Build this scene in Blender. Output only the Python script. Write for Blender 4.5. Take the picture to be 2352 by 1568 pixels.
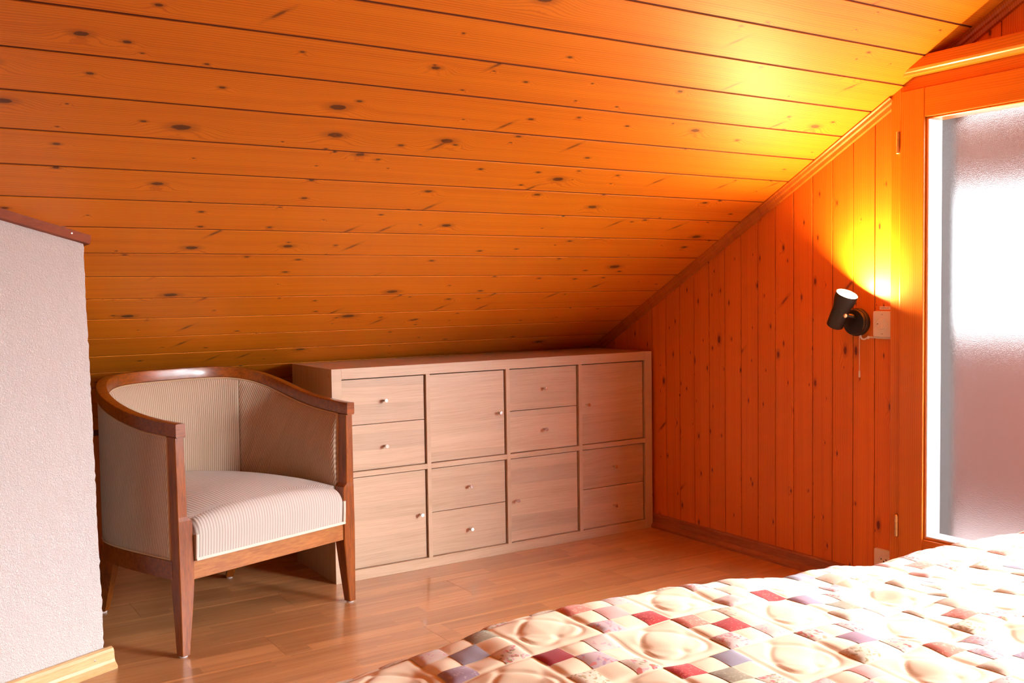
import bpy, bmesh, math, random
import numpy as np
from mathutils import Vector, Matrix, Euler

for o in list(bpy.data.objects):
    bpy.data.objects.remove(o)
SC = bpy.context.scene
COL = SC.collection
R = math.radians

# ------------------------------------------------------------------ camera
CAM_POS = Vector((-2.8178, -3.2805, 1.0275))
cam_d = bpy.data.cameras.new('camera')
cam_d.sensor_width = 36.0
cam_d.lens = 2286.53 * 36.0 / 2352.0
cam_d.clip_start = 0.02
cam = bpy.data.objects.new('camera', cam_d)
COL.objects.link(cam)
c_right = Vector((0.84265883, -0.53825045, -0.01457887))
c_up = Vector((0.03900555, 0.03401582, 0.99865985))
c_fwd = Vector((0.5370332, 0.8420982, -0.04965849))
cam.matrix_world = Matrix.Translation(CAM_POS) @ Matrix((c_right, c_up, -c_fwd)).transposed().to_4x4()
SC.camera = cam

# ------------------------------------------------------------------ world, light, exposure
SC.view_settings.view_transform = 'Standard'
SC.view_settings.look = 'None'
SC.view_settings.gamma = 1.0
SC.view_settings.use_curve_mapping = False
SC.view_settings.exposure = 0.22
W = bpy.data.worlds.new('sky')
SC.world = W
W.use_nodes = True
bg = W.node_tree.nodes['Background']
bg.inputs[0].default_value = (0.93, 0.97, 1.0, 1)
bg.inputs[1].default_value = 3.6
LAMP_STRENGTH = 2250.0
# daylight at the clear gable window beside the balcony door (out of the frame, to the right)
WIN_Y0, WIN_Y1, WIN_Z0, WIN_Z1 = -2.62, -3.95, 0.45, 1.45
dl = bpy.data.lights.new('sky_daylight', 'AREA')
dl.shape = 'RECTANGLE'; dl.size = 2.4; dl.size_y = 1.7
dl.energy = 1600.0; dl.color = (0.92, 0.97, 1.0)
dlo = bpy.data.objects.new('sky_daylight', dl); COL.objects.link(dlo)
dlo.location = (1.45, -4.40, 2.05)
dlo.rotation_euler = (Vector((-1.9, -1.2, 0.3)) - Vector(dlo.location)).to_track_quat('-Z', 'Y').to_euler()

# ------------------------------------------------------------------ node helper
class NB:
    def __init__(s, name):
        s.m = bpy.data.materials.new(name)
        s.m.use_nodes = True
        s.t = s.m.node_tree
        s.t.nodes.clear()
        s.out = s.t.nodes.new('ShaderNodeOutputMaterial')
    def put(s, sock, v):
        if isinstance(v, bpy.types.NodeSocket):
            s.t.links.new(v, sock)
        elif v is not None:
            if isinstance(v, (tuple, list)) and len(v) == 3 and sock.type == 'RGBA':
                v = (*v, 1)
            sock.default_value = v
    def n(s, typ, ins=None, **kw):
        nd = s.t.nodes.new('ShaderNode' + typ)
        for k, v in kw.items():
            setattr(nd, k, v)
        for k, v in (ins or {}).items():
            s.put(nd.inputs[k], v)
        return nd
    def math(s, op, a, b=None, c=None, clamp=False):
        nd = s.n('Math', {0: a}, operation=op, use_clamp=clamp)
        if b is not None: s.put(nd.inputs[1], b)
        if c is not None: s.put(nd.inputs[2], c)
        return nd.outputs[0]
    def add(s, a, b): return s.math('ADD', a, b)
    def mul(s, a, b): return s.math('MULTIPLY', a, b)
    def comb(s, x, y, z=0.0):
        return s.n('CombineXYZ', {0: x, 1: y, 2: z}).outputs[0]
    def ramp(s, v, a, b, lo=0.0, hi=1.0, smooth=True):
        nd = s.n('MapRange', {0: v, 1: a, 2: b, 3: lo, 4: hi}, interpolation_type='SMOOTHSTEP' if smooth else 'LINEAR')
        return nd.outputs[0]
    def mix(s, f, a, b):
        nd = s.n('Mix', None, data_type='RGBA')
        s.put(nd.inputs[0], f); s.put(nd.inputs[6], a); s.put(nd.inputs[7], b)
        return nd.outputs[2]
    def noise(s, vec, scale=1.0, detail=3.0, rough=0.55, dist=0.0):
        return s.n('TexNoise', {'Vector': vec, 'Scale': scale, 'Detail': detail, 'Roughness': rough, 'Distortion': dist}).outputs[0]
    def white(s, vec):
        return s.n('TexWhiteNoise', {0: vec}, noise_dimensions='3D')
    def obj(s, axis):
        """object coordinates as (along, across, third) plus the per-object random number"""
        co = s.n('TexCoord').outputs['Object']
        sp = s.n('SeparateXYZ', {0: co})
        x, y, z = sp.outputs
        rnd = s.n('ObjectInfo').outputs['Random']
        if axis == 'X': return x, y, z, rnd
        if axis == 'Y': return y, x, z, rnd
        return z, y, x, rnd
    def bump(s, h, strength=0.3, dist=0.002):
        return s.n('Bump', {'Height': h, 'Strength': strength, 'Distance': dist}).outputs[0]
    def bsdf(s, color, rough=0.5, normal=None, **kw):
        b = s.n('BsdfPrincipled', {'Base Color': color, 'Roughness': rough})
        for k, v in kw.items():
            s.put(b.inputs[k.replace('_', ' ')], v)
        if normal is not None: s.put(b.inputs['Normal'], normal)
        s.t.links.new(b.outputs[0], s.out.inputs[0])
        return s.m

def plain(name, color, rough=0.5, **kw):
    b = NB(name)
    return b.bsdf(color, rough, **kw)

def pine(name, light, dark, knot, axis='X', big=(3.0, 7.0, 0.55, 0.036), small=(8.0, 15.0, 0.30, 0.032), rough=0.38, var=0.10, third=0.0, coat=0.0, spike=0.0):
    """honey pine: fine growth rings, knots that bend the grain, every board different"""
    b = NB(name)
    L, Wd, D, rnd = b.obj(axis)
    off = b.mul(rnd, 37.0)
    L2 = b.add(L, off); W2 = b.add(b.add(Wd, b.mul(D, third)), b.mul(rnd, 11.3))
    deflect = 0.0; masks = []
    for (sx, sy, pres, rad) in (big, small):
        vec = b.comb(b.mul(L2, sx), b.mul(W2, sy))
        # wobble the outline
        wob = b.n('TexNoise', {'Vector': b.comb(b.mul(L2, 90), b.mul(W2, 110)), 'Scale': 1.0, 'Detail': 1.0}).outputs[0]
        v = b.n('TexVoronoi', {'Vector': vec, 'Scale': 1.0, 'Randomness': 0.85}, voronoi_dimensions='2D')
        cs = b.n('SeparateColor', {0: v.outputs['Color']})
        present = b.math('LESS_THAN', cs.outputs[0], pres)
        r = b.mul(b.add(b.mul(cs.outputs[1], 0.9), 0.45), rad)
        d = b.add(v.outputs['Distance'], b.mul(b.add(wob, -0.5), rad * 0.5))
        core = b.mul(b.ramp(b.math('DIVIDE', d, r), 0.75, 1.15, 1.0, 0.0), present)
        halo = b.mul(b.ramp(b.math('DIVIDE', d, r), 1.0, 2.6, 1.0, 0.0), present)
        bend = b.mul(b.ramp(b.math('DIVIDE', d, r), 0.5, 6.0, 1.0, 0.0), present)
        masks.append((core, halo))
        deflect = b.add(b.mul(bend, 0.35 / sy * rad * 9), deflect)
    if spike:
        vec = b.comb(b.add(b.mul(L2, 10.0), b.mul(W2, 9.0)), b.mul(W2, 3.4))
        v = b.n('TexVoronoi', {'Vector': vec, 'Scale': 1.0, 'Randomness': 0.9}, voronoi_dimensions='2D')
        cs = b.n('SeparateColor', {0: v.outputs['Color']})
        wob = b.n('TexNoise', {'Vector': b.comb(b.mul(L2, 60), b.mul(W2, 60)), 'Scale': 1.0, 'Detail': 1.0}).outputs[0]
        d = b.add(v.outputs['Distance'], b.mul(b.add(wob, -0.5), 0.05))
        core = b.mul(b.ramp(d, 0.025, 0.075, 1.0, 0.0), b.math('LESS_THAN', cs.outputs[0], spike))
        halo = b.mul(b.ramp(d, 0.05, 0.16, 1.0, 0.0), b.math('LESS_THAN', cs.outputs[0], spike))
        masks.append((b.mul(core, 0.8), b.mul(halo, 0.7)))
    flow = b.noise(b.comb(b.mul(L2, 1.1), b.mul(W2, 9.0), b.mul(rnd, 50)), 1.0, 2.0)
    g = b.add(b.add(W2, b.mul(flow, 0.035)), deflect)
    ring = b.math('SINE', b.mul(g, 2 * math.pi * 150))
    ring2 = b.noise(b.comb(b.mul(L2, 0.8), b.mul(g, 260)), 1.0, 3.0, 0.6)
    streak = b.noise(b.comb(b.mul(L2, 0.5), b.mul(g, 38)), 1.0, 2.0)
    f = b.add(b.add(b.mul(b.ramp(ring, 0.2, 1.0), 0.22), b.mul(ring2, 0.45)), b.mul(streak, 0.45))
    col = b.mix(b.ramp(f, 0.34, 0.86), light, dark)
    # board to board tone
    tone = b.add(1.0 - var / 2, b.mul(b.math('FRACT', b.mul(rnd, 91.7)), var))
    hs = b.n('HueSaturation', {'Hue': 0.5, 'Saturation': 1.0, 'Value': tone, 'Color': col}).outputs[0]
    warm = tuple(l * 0.45 + k * 0.55 for l, k in zip(dark, knot))
    for core, halo in masks:
        hs = b.mix(b.mul(halo, 0.5), hs, warm)
        hs = b.mix(b.mul(core, 0.9), hs, knot)
    nrm = b.bump(b.add(f, b.mul(masks[0][0], -0.5)), 0.12, 0.001)
    return b.bsdf(hs, rough, nrm, Coat_Weight=coat, Coat_Roughness=0.25)

def stained(name, light, dark, axis='Z', rough=0.35, coat=0.15, pore=220):
    """stained oak / beech: short dark pores along the grain"""
    b = NB(name)
    L, Wd, D, rnd = b.obj(axis)
    L2 = b.add(L, b.mul(rnd, 9.0))
    n1 = b.noise(b.comb(b.mul(L2, 6), b.mul(Wd, 70), b.mul(D, 70)), 1.0, 3.0, 0.6)
    n2 = b.noise(b.comb(b.mul(L2, 28), b.mul(Wd, pore), b.mul(D, pore)), 1.0, 2.0, 0.6)
    f = b.add(b.mul(n1, 0.6), b.mul(n2, 0.5))
    col = b.mix(b.ramp(f, 0.35, 0.75), light, dark)
    return b.bsdf(col, rough, b.bump(n2, 0.15, 0.0008), Coat_Weight=coat, Coat_Roughness=0.15)

def laminate(name, a, bcol, axis='X', band=0.0, rough=0.42):
    """wood-print foil of the storage unit: fine lines and wide tone bands"""
    b = NB(name)
    L, Wd, D, rnd = b.obj(axis)
    if axis == 'X': Wd = D          # fronts: the height runs across the grain
    W2 = b.add(Wd, b.mul(rnd, 3.7))
    L2 = b.add(L, b.mul(rnd, 7.0))
    wig = b.mul(b.noise(b.comb(b.mul(L2, 2.2), b.mul(W2, 6.0)), 1.0, 1.0), 0.03)
    W3 = b.add(W2, wig)
    fine = b.noise(b.comb(b.mul(L2, 7.0), b.mul(W3, 330)), 1.0, 3.0, 0.65)
    mid = b.noise(b.comb(b.mul(L2, 1.2), b.mul(W3, 45)), 1.0, 2.0)
    f = b.add(b.mul(fine, 0.62), b.mul(mid, 0.38))
    col = b.mix(b.ramp(f, 0.34, 0.72), a, bcol)
    if band:
        wn = b.white(b.comb(b.math('FLOOR', b.math('DIVIDE', b.add(W2, b.mul(L2, 0.02)), band)), b.mul(rnd, 71.0)))
        tone = b.add(0.86, b.mul(wn.outputs[0], 0.20))
        col = b.n('HueSaturation', {'Value': tone, 'Color': col}).outputs[0]
    return b.bsdf(col, rough, b.bump(fine, 0.08, 0.0006))

def floor_mat(name):
    b = NB(name)
    L, Wd, D, rnd = b.obj('X')
    row = b.math('FLOOR', b.math('DIVIDE', b.add(Wd, 0.5), 0.065))
    rw = b.white(b.comb(row, b.mul(rnd, 31)))
    blk = b.math('FLOOR', b.math('DIVIDE', b.add(L, b.mul(rw.outputs[0], 0.36)), 0.37))
    wn = b.white(b.comb(blk, row, b.mul(rnd, 17)))
    L2 = b.add(L, b.mul(wn.outputs[0], 40)); W2 = b.add(Wd, b.mul(wn.outputs[0], 3))
    wig = b.mul(b.noise(b.comb(b.mul(L2, 2.0), b.mul(W2, 14)), 1.0, 2.0), 0.03)
    fine = b.noise(b.comb(b.mul(L2, 5.0), b.mul(b.add(W2, wig), 210)), 1.0, 3.0, 0.6)
    mid = b.noise(b.comb(b.mul(L2, 1.4), b.mul(b.add(W2, wig), 40)), 1.0, 2.0)
    col = b.mix(b.ramp(b.add(b.mul(fine, 0.5), b.mul(mid, 0.5)), 0.33, 0.7), FLOOR_A, FLOOR_B)
    col = b.n('HueSaturation', {'Value': b.add(0.80, b.mul(wn.outputs[0], 0.38)), 'Color': col}).outputs[0]
    return b.bsdf(col, 0.30, b.bump(fine, 0.04, 0.0005), Coat_Weight=0.25, Coat_Roughness=0.12)

def rib_mat(name, light, dark, period=0.0085):
    """ribbed upholstery; ribs follow the UV's first coordinate (metres)"""
    b = NB(name)
    uv = b.n('UVMap').outputs[0]
    sp = b.n('SeparateXYZ', {0: uv})
    u = sp.outputs[0]; v = sp.outputs[1]
    w = b.math('SINE', b.mul(u, 2 * math.pi / period))
    weave = b.noise(b.comb(b.mul(u, 900), b.mul(v, 500)), 1.0, 2.0, 0.7)
    blotch = b.noise(b.comb(b.mul(u, 14), b.mul(v, 14)), 1.0, 2.0)
    f = b.add(b.add(b.mul(b.ramp(w, -0.6, 0.7), 0.62), b.mul(weave, 0.45)), b.mul(blotch, 0.12))
    col = b.mix(b.ramp(f, 0.15, 0.95, smooth=False), dark, light)
    h = b.add(b.mul(w, 0.5), b.mul(weave, 0.35))
    return b.bsdf(col, 0.9, b.bump(h, 0.55, 0.0016), Sheen_Weight=0.15)

def plaster_mat(name):
    b = NB(name)
    co = b.n('TexCoord').outputs['Object']
    v = b.n('TexVoronoi', {'Vector': co, 'Scale': 300.0}, feature='F1')
    n1 = b.noise(co, 210.0, 4.0, 0.65, 0.6)
    n2 = b.noise(co, 620.0, 2.0, 0.6)
    h = b.add(b.add(b.mul(b.ramp(n1, 0.35, 0.65), 0.8), b.mul(n2, 0.35)), b.mul(v.outputs['Distance'], 0.5))
    col = b.mix(b.ramp(n2, 0.2, 0.5), (0.74, 0.66, 0.62), (0.86, 0.82, 0.79))
    return b.bsdf(col, 0.9, b.bump(h, 0.75, 0.004))

def cloth(name, base, spots=None, scale=60.0, rough=0.9, fine=0.12):
    """cotton; optional printed sprigs (list of colours)"""
    b = NB(name)
    co = b.n('TexCoord').outputs['Object']
    rnd = b.n('ObjectInfo').outputs['Random']
    p = b.n('VectorMath', {0: co, 1: b.comb(b.mul(rnd, 13), b.mul(rnd, 29), 0)}, operation='ADD').outputs[0]
    n = b.noise(p, 900.0, 2.0, 0.7)
    m = b.noise(p, 24.0, 2.0)
    dk = tuple(c * (1 - fine * 3) for c in base)
    col = b.mix(b.add(b.mul(n, 0.6), b.mul(m, 0.25)), base, dk)
    if spots:
        warp = b.n('VectorMath', {0: p, 1: b.n('VectorMath', {0: b.n('TexNoise', {'Vector': p, 'Scale': 90.0}).outputs[1], 1: (0.02, 0.02, 0.0)}, operation='MULTIPLY').outputs[0]}, operation='ADD').outputs[0]
        for k, sc in enumerate(spots):
            q = b.n('VectorMath', {0: warp, 1: (0.37 * k, 0.11 * k, 0)}, operation='ADD').outputs[0]
            flat = b.n('VectorMath', {0: q, 1: (1, 1, 0.0)}, operation='MULTIPLY').outputs[0]
            v = b.n('TexVoronoi', {'Vector': flat, 'Scale': scale * (1 + 0.35 * k), 'Randomness': 1.0}, voronoi_dimensions='2D')
            cs = b.n('SeparateColor', {0: v.outputs['Color']})
            msk = b.mul(b.ramp(v.outputs['Distance'], 0.20, 0.34, 1.0, 0.0), b.math('LESS_THAN', cs.outputs[0], 0.5))
            col = b.mix(b.mul(msk, 0.85), col, sc)
    return b.bsdf(col, rough, b.bump(n, 0.12, 0.0006), Sheen_Weight=0.1)

# ------------------------------------------------------------------ mesh helper
def mesh_obj(name, verts, faces, mat, parent=None, smooth=False, uvs=None, link=True):
    me = bpy.data.meshes.new(name)
    me.from_pydata([tuple(v) for v in verts], [], faces)
    me.update()
    if mat: me.materials.append(mat)
    if smooth: me.polygons.foreach_set('use_smooth', [True] * len(me.polygons))
    if uvs is not None:
        ul = me.uv_layers.new(name='UVMap')
        for lp in me.loops:
            ul.data[lp.index].uv = uvs[lp.vertex_index]
    return link_mesh(name, me, parent)

def link_mesh(name, me, parent=None):
    o = bpy.data.objects.new(name, me)
    COL.objects.link(o)
    if parent: o.parent = parent
    return o

def bm_obj(name, bm, mat, parent=None, smooth=False):
    me = bpy.data.meshes.new(name)
    bmesh.ops.recalc_face_normals(bm, faces=bm.faces)
    bm.to_mesh(me); bm.free()
    if mat: me.materials.append(mat)
    if smooth: me.polygons.foreach_set('use_smooth', [True] * len(me.polygons))
    return link_mesh(name, me, parent)

def bm_box(bm, x0, x1, y0, y1, z0, z1):
    vs = [bm.verts.new((x, y, z)) for x in (x0, x1) for y in (y0, y1) for z in (z0, z1)]
    for f in ((0, 1, 3, 2), (4, 6, 7, 5), (0, 4, 5, 1), (2, 3, 7, 6), (0, 2, 6, 4), (1, 5, 7, 3)):
        bm.faces.new([vs[i] for i in f])
    return vs

def box(name, x0, x1, y0, y1, z0, z1, mat, parent=None, bevel=0.0, seg=1):
    """box whose object origin is its centre, so that object-space grain differs per piece"""
    cx, cy, cz = (x0 + x1) / 2, (y0 + y1) / 2, (z0 + z1) / 2
    bm = bmesh.new()
    bm_box(bm, x0 - cx, x1 - cx, y0 - cy, y1 - cy, z0 - cz, z1 - cz)
    if bevel:
        bmesh.ops.bevel(bm, geom=bm.edges[:], offset=bevel, segments=seg, affect='EDGES', profile=0.5)
    o = bm_obj(name, bm, mat, parent, smooth=False)
    o.location = (cx, cy, cz)
    return o

def prism(name, pts, axis, a0, a1, mat, parent=None, smooth=False):
    """extrude a closed 2-D outline along an axis ('X': pts are (y,z); 'Y': (x,z); 'Z': (x,y))"""
    def P(p, a):
        if axis == 'X': return (a, p[0], p[1])
        if axis == 'Y': return (p[0], a, p[1])
        return (p[0], p[1], a)
    n = len(pts)
    bm = bmesh.new()
    A = [bm.verts.new(P(p, a0)) for p in pts]; B = [bm.verts.new(P(p, a1)) for p in pts]
    bm.faces.new(A); bm.faces.new(B[::-1])
    for i in range(n):
        bm.faces.new((A[i], A[(i + 1) % n], B[(i + 1) % n], B[i]))
    return bm_obj(name, bm, mat, parent, smooth)

def loft(name, rings, mat, parent=None, smooth=True, cap=True, closed=True, uvf=None):
    """skin a list of equally long vertex rings"""
    n = len(rings[0]); verts = [v for r in rings for v in r]; faces = []
    m = n if closed else n - 1
    for i in range(len(rings) - 1):
        for j in range(m):
            a = i * n + j; b_ = i * n + (j + 1) % n
            faces.append((a, b_, b_ + n, a + n))
    if cap:
        faces.append(tuple(range(n))[::-1]); faces.append(tuple(range((len(rings) - 1) * n, len(rings) * n)))
    o = mesh_obj(name, verts, faces, mat, parent, False, uvf)
    bm = bmesh.new(); bm.from_mesh(o.data)
    bmesh.ops.recalc_face_normals(bm, faces=bm.faces)
    bm.to_mesh(o.data); bm.free()
    if smooth: auto_smooth(o.data)
    return o

def auto_smooth(me, deg=38):
    me.polygons.foreach_set('use_smooth', [True] * len(me.polygons))
    me.set_sharp_from_angle(angle=R(deg))

def tube(name, pts, rad, mat, parent=None, seg=8):
    rings = []
    pts = [Vector(p) for p in pts]
    up = Vector((0.13, 0.21, 0.97)).normalized()
    for i, p in enumerate(pts):
        t = (pts[min(i + 1, len(pts) - 1)] - pts[max(i - 1, 0)]).normalized()
        a = t.cross(up)
        if a.length < 1e-3: a = t.cross(Vector((1, 0, 0)))
        a.normalize(); c = a.cross(t)
        r = rad[i] if isinstance(rad, (list, tuple)) else rad
        rings.append([p + a * r * math.cos(2 * math.pi * k / seg) + c * r * math.sin(2 * math.pi * k / seg) for k in range(seg)])
    return loft(name, rings, mat, parent)

def lathe(name, prof, mat, parent=None, seg=28, M=None, cap=True):
    """prof: list of (radius, height) along local Z, then matrix M"""
    M = M or Matrix()
    rings = [[M @ Vector((r * math.cos(2 * math.pi * k / seg), r * math.sin(2 * math.pi * k / seg), h)) for k in range(seg)] for r, h in prof]
    return loft(name, rings, mat, parent, cap=cap)

def empty(name, loc=(0, 0, 0), rz=0.0):
    o = bpy.data.objects.new(name, None)
    COL.objects.link(o); o.location = loc; o.rotation_euler = (0, 0, rz)
    o.empty_display_size = 0.1
    return o

def tag(o, label, cat, group=None):
    o['label'] = label; o['category'] = cat
    if group: o['group'] = group
    return o

def structure(o, label=None):
    o['kind'] = 'structure'
    if label: o['label'] = label
    return o

def axis_matrix(origin, zdir):
    z = Vector(zdir).normalized()
    a = Vector((0, 0, 1)) if abs(z.z) < 0.9 else Vector((1, 0, 0))
    x = a.cross(z).normalized(); y = z.cross(x)
    return Matrix.Translation(Vector(origin)) @ Matrix((x, y, z)).transposed().to_4x4()

# ------------------------------------------------------------------ materials
FLOOR_A = (0.58, 0.285, 0.115); FLOOR_B = (0.42, 0.175, 0.055)
KNOT = (0.090, 0.024, 0.005)
M_ceil = pine('pine_ceiling_boards', (0.75, 0.222, 0.005), (0.55, 0.125, 0.002), KNOT, 'X', big=(2.6, 6.0, 0.55, 0.048), small=(6.0, 13.0, 0.42, 0.042), rough=0.5, spike=0.16)
M_wall = pine('pine_wall_planks', (0.74, 0.178, 0.005), (0.56, 0.108, 0.002), (0.13, 0.014, 0.002), 'Z', big=(3.4, 8.0, 0.60, 0.040), small=(7.0, 19.0, 0.42, 0.046), rough=0.5, spike=0.10)
M_back = plain('pine_joint', (0.17, 0.030, 0.003), 0.7)
M_cjoint = plain('ceiling_joint', (0.115, 0.018, 0.002), 0.8)
M_trim4 = stained('dark_red_moulding', (0.30, 0.055, 0.004), (0.22, 0.036, 0.002), 'X', 0.6, 0.0)
M_frame = pine('pine_door_frame', (0.66, 0.185, 0.008), (0.50, 0.120, 0.004), (0.30, 0.06, 0.01), 'Z', big=(0.8, 2.0, 0.2, 0.02), small=(1.0, 2.0, 0.1, 0.02), rough=0.33)
M_frame_h = pine('pine_door_rail', (0.66, 0.185, 0.008), (0.50, 0.120, 0.004), (0.30, 0.06, 0.01), 'Y', big=(1.5, 3.0, 0.5, 0.02), small=(1.0, 2.0, 0.1, 0.02), rough=0.33, third=1.0)
M_trim = pine('pine_trim', (0.50, 0.125, 0.006), (0.32, 0.062, 0.002), (0.25, 0.05, 0.01), 'X', big=(0.6, 2.0, 0.2, 0.02), small=(1.0, 2.0, 0.1, 0.02))
M_beech = stained('beech_baseboard', (0.74, 0.50, 0.24), (0.62, 0.36, 0.14), 'X', 0.4, 0.1)
M_basered = stained('stained_baseboard', (0.40, 0.13, 0.035), (0.28, 0.075, 0.018), 'Y', 0.4, 0.1)
M_floor = floor_mat('laminate_floor')
M_floorgap = plain('floor_joint', (0.13, 0.045, 0.012), 0.7)
M_plaster = plaster_mat('rough_white_plaster')
M_side = laminate('unit_foil_upright', (0.62, 0.455, 0.31), (0.49, 0.335, 0.21), 'Z')
M_hor = laminate('unit_foil_level', (0.62, 0.455, 0.31), (0.49, 0.335, 0.21), 'X')
M_front = laminate('unit_foil_front', (0.64, 0.47, 0.325), (0.51, 0.345, 0.22), 'X', band=0.062)
M_steel = plain('brushed_steel', (0.72, 0.70, 0.68), 0.22, Metallic=1.0)
M_brass = plain('aged_brass', (0.75, 0.58, 0.32), 0.38, Metallic=1.0)
M_chair = stained('chair_stained_oak', (0.29, 0.073, 0.005), (0.14, 0.028, 0.002), 'Z', 0.32, 0.3)
M_chair_r = stained('chair_stained_oak_rail', (0.29, 0.073, 0.005), (0.14, 0.028, 0.002), 'X', 0.30, 0.35)
M_apron = stained('chair_oak_apron', (0.44, 0.165, 0.038), (0.26, 0.075, 0.014), 'X', 0.38, 0.15, 160)
M_rib = rib_mat('ribbed_beige_fabric', (0.60, 0.47, 0.34), (0.34, 0.23, 0.15), 0.0078)
M_seat = rib_mat('ribbed_cream_fabric', (0.58, 0.54, 0.48), (0.43, 0.37, 0.315), 0.0095)
M_braid = cloth('cream_braid', (0.86, 0.80, 0.68), None, fine=0.10)
M_pipe = cloth('beige_piping', (0.60, 0.42, 0.25), None, fine=0.10)
M_glide = plain('grey_plastic_glide', (0.55, 0.53, 0.55), 0.4)
M_black = plain('black_lacquered_metal', (0.020, 0.017, 0.015), 0.42)
M_black2 = plain('black_plastic', (0.016, 0.013, 0.012), 0.55)
M_white = plain('cream_plastic', (0.80, 0.70, 0.58), 0.35)
M_cable = plain('white_cable', (0.78, 0.70, 0.62), 0.45)
M_dark = plain('dark_hole', (0.02, 0.01, 0.008), 0.6)
M_ink = plain('grey_print', (0.22, 0.13, 0.10), 0.6)
M_label = plain('paper_label', (0.80, 0.68, 0.52), 0.6)
M_lit_reveal = plain('white_lit_reveal', (0.86, 0.87, 0.90), 0.4)  # white stands in for strong daylight on the door reveal
M_ext = plain('dark_outdoor_wood', (0.016, 0.011, 0.009), 0.95, Specular_IOR_Level=0.1)
M_soffit = stained('brown_soffit_wood', (0.17, 0.050, 0.020), (0.12, 0.034, 0.013), 'Y', 0.6, 0.0)
M_parapet = plain('pink_render', (0.22, 0.10, 0.075), 0.8)
M_terrace = plain('terrace_slab', (0.25, 0.19, 0.18), 0.8)

def bulb_mat():
    b = NB('lit_bulb_glass')
    e = b.n('Emission', {'Color': (1.0, 0.60, 0.22, 1), 'Strength': LAMP_STRENGTH})
    b.t.links.new(e.outputs[0], b.out.inputs[0]); return b.m
M_bulb = bulb_mat()

def frosted():
    b = NB('frosted_glass')
    n = b.noise(b.n('TexCoord').outputs['Object'], 420.0, 2.0, 0.6)
    rf = b.n('BsdfPrincipled', {'Base Color': (0.97, 0.98, 1.0, 1), 'Roughness': 0.24, 'IOR': 1.30, 'Transmission Weight': 1.0, 'Normal': b.bump(n, 0.35, 0.002)})
    tr = b.n('BsdfTransparent', {'Color': (0.97, 0.98, 1.0, 1)})
    mx = b.n('MixShader', {0: 0.10, 1: rf.outputs[0], 2: tr.outputs[0]})
    b.t.links.new(mx.outputs[0], b.out.inputs[0]); return b.m
M_glass = frosted()

# ------------------------------------------------------------------ setting: room numbers
CA, CB = -0.54275, 0.99031           # ceiling underside z = CB + CA*y
SL = math.atan(-CA)                  # 28.5 degrees
XL, XR = -4.7, 0.0
YB = 0.95                            # knee wall
YRIDGE = -2.95
YREAR = -5.4
zc = lambda y: CB + CA * y
ZR = zc(YRIDGE)

# ceiling with boards
bm = bmesh.new()
t = 0.030
def slab(bm, ya, yb, off, th):
    n = Vector((0, math.sin(SL), math.cos(SL)))
    vs = []
    for y in (ya, yb):
        base = Vector((0, y, zc(y)))
        for d in (off, off + th):
            q = base + n * d
            vs += [bm.verts.new((XL - 0.05, q.y, q.z)), bm.verts.new((XR + 0.10, q.y, q.z))]
    a = vs
    for f in ((0, 1, 5, 4), (2, 6, 7, 3), (0, 2, 3, 1), (4, 5, 7, 6), (0, 4, 6, 2), (1, 3, 7, 5)):
        bm.faces.new([a[i] for i in f])
slab(bm, 1.05, YRIDGE, 0.0024, 0.04)
ceiling = structure(bm_obj('ceiling', bm, M_cjoint), 'sloping pine board ceiling')
PITCH = 0.1350
bw = 0.1282 / 2
ch = 0.0005
sec = [(-bw, 0.010), (-bw, ch), (-bw + ch, 0), (bw - ch, 0), (bw, ch), (bw, 0.010)]
x0, x1 = XL, XR - 0.001
proto = prism('board', sec, 'X', x0, x1, M_ceil, ceiling)
me_board = proto.data
s0 = -1.129 / math.cos(SL)           # slope coordinate of a measured joint
first = True
for k in range(-16, 17):
    s = s0 + (k + 0.5) * PITCH       # along the slope, y = s*cos
    y = s * math.cos(SL)
    if y > YB - 0.02 or y < YRIDGE + 0.05: continue
    o = proto if first else link_mesh('board', me_board, ceiling)
    first = False
    o.location = (0, y, zc(y)); o.rotation_euler = (-SL, 0, 0)

# opposite roof slope and rear walls (behind the photographer)
bm = bmesh.new()
def quad(bm, pts): bm.faces.new([bm.verts.new(p) for p in pts])
zrear = ZR - (YRIDGE - YREAR) * math.tan(SL)
bm_pts = [(XL - 0.05, YRIDGE + 0.02, ZR), (XR + 0.1, YRIDGE + 0.02, ZR), (XR + 0.1, YREAR, zrear), (XL - 0.05, YREAR, zrear)]
v = [bm.verts.new(p) for p in bm_pts] + [bm.verts.new((p[0], p[1], p[2] + 0.05)) for p in bm_pts]
for f in ((0, 1, 2, 3), (7, 6, 5, 4), (0, 4, 5, 1), (1, 5, 6, 2), (2, 6, 7, 3), (3, 7, 4, 0)): bm.faces.new([v[i] for i in f])
structure(bm_obj('ceiling_rear_slope', bm, M_ceil), 'rear pine roof slope')
structure(box('wall_rear', XL - 0.05, XR + 0.1, YREAR - 0.05, YREAR, 0, zrear + 0.03, M_wall))
structure(box('wall_knee', XL - 0.05, XR + 0.1, YB, YB + 0.05, 0, zc(YB) + 0.03, M_ceil))
structure(prism('wall_end', [(YB, 0), (YB, zc(YB)), (YRIDGE, ZR), (YREAR, zrear), (YREAR, 0)], 'X', XL - 0.05, XL, M_wall))

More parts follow.
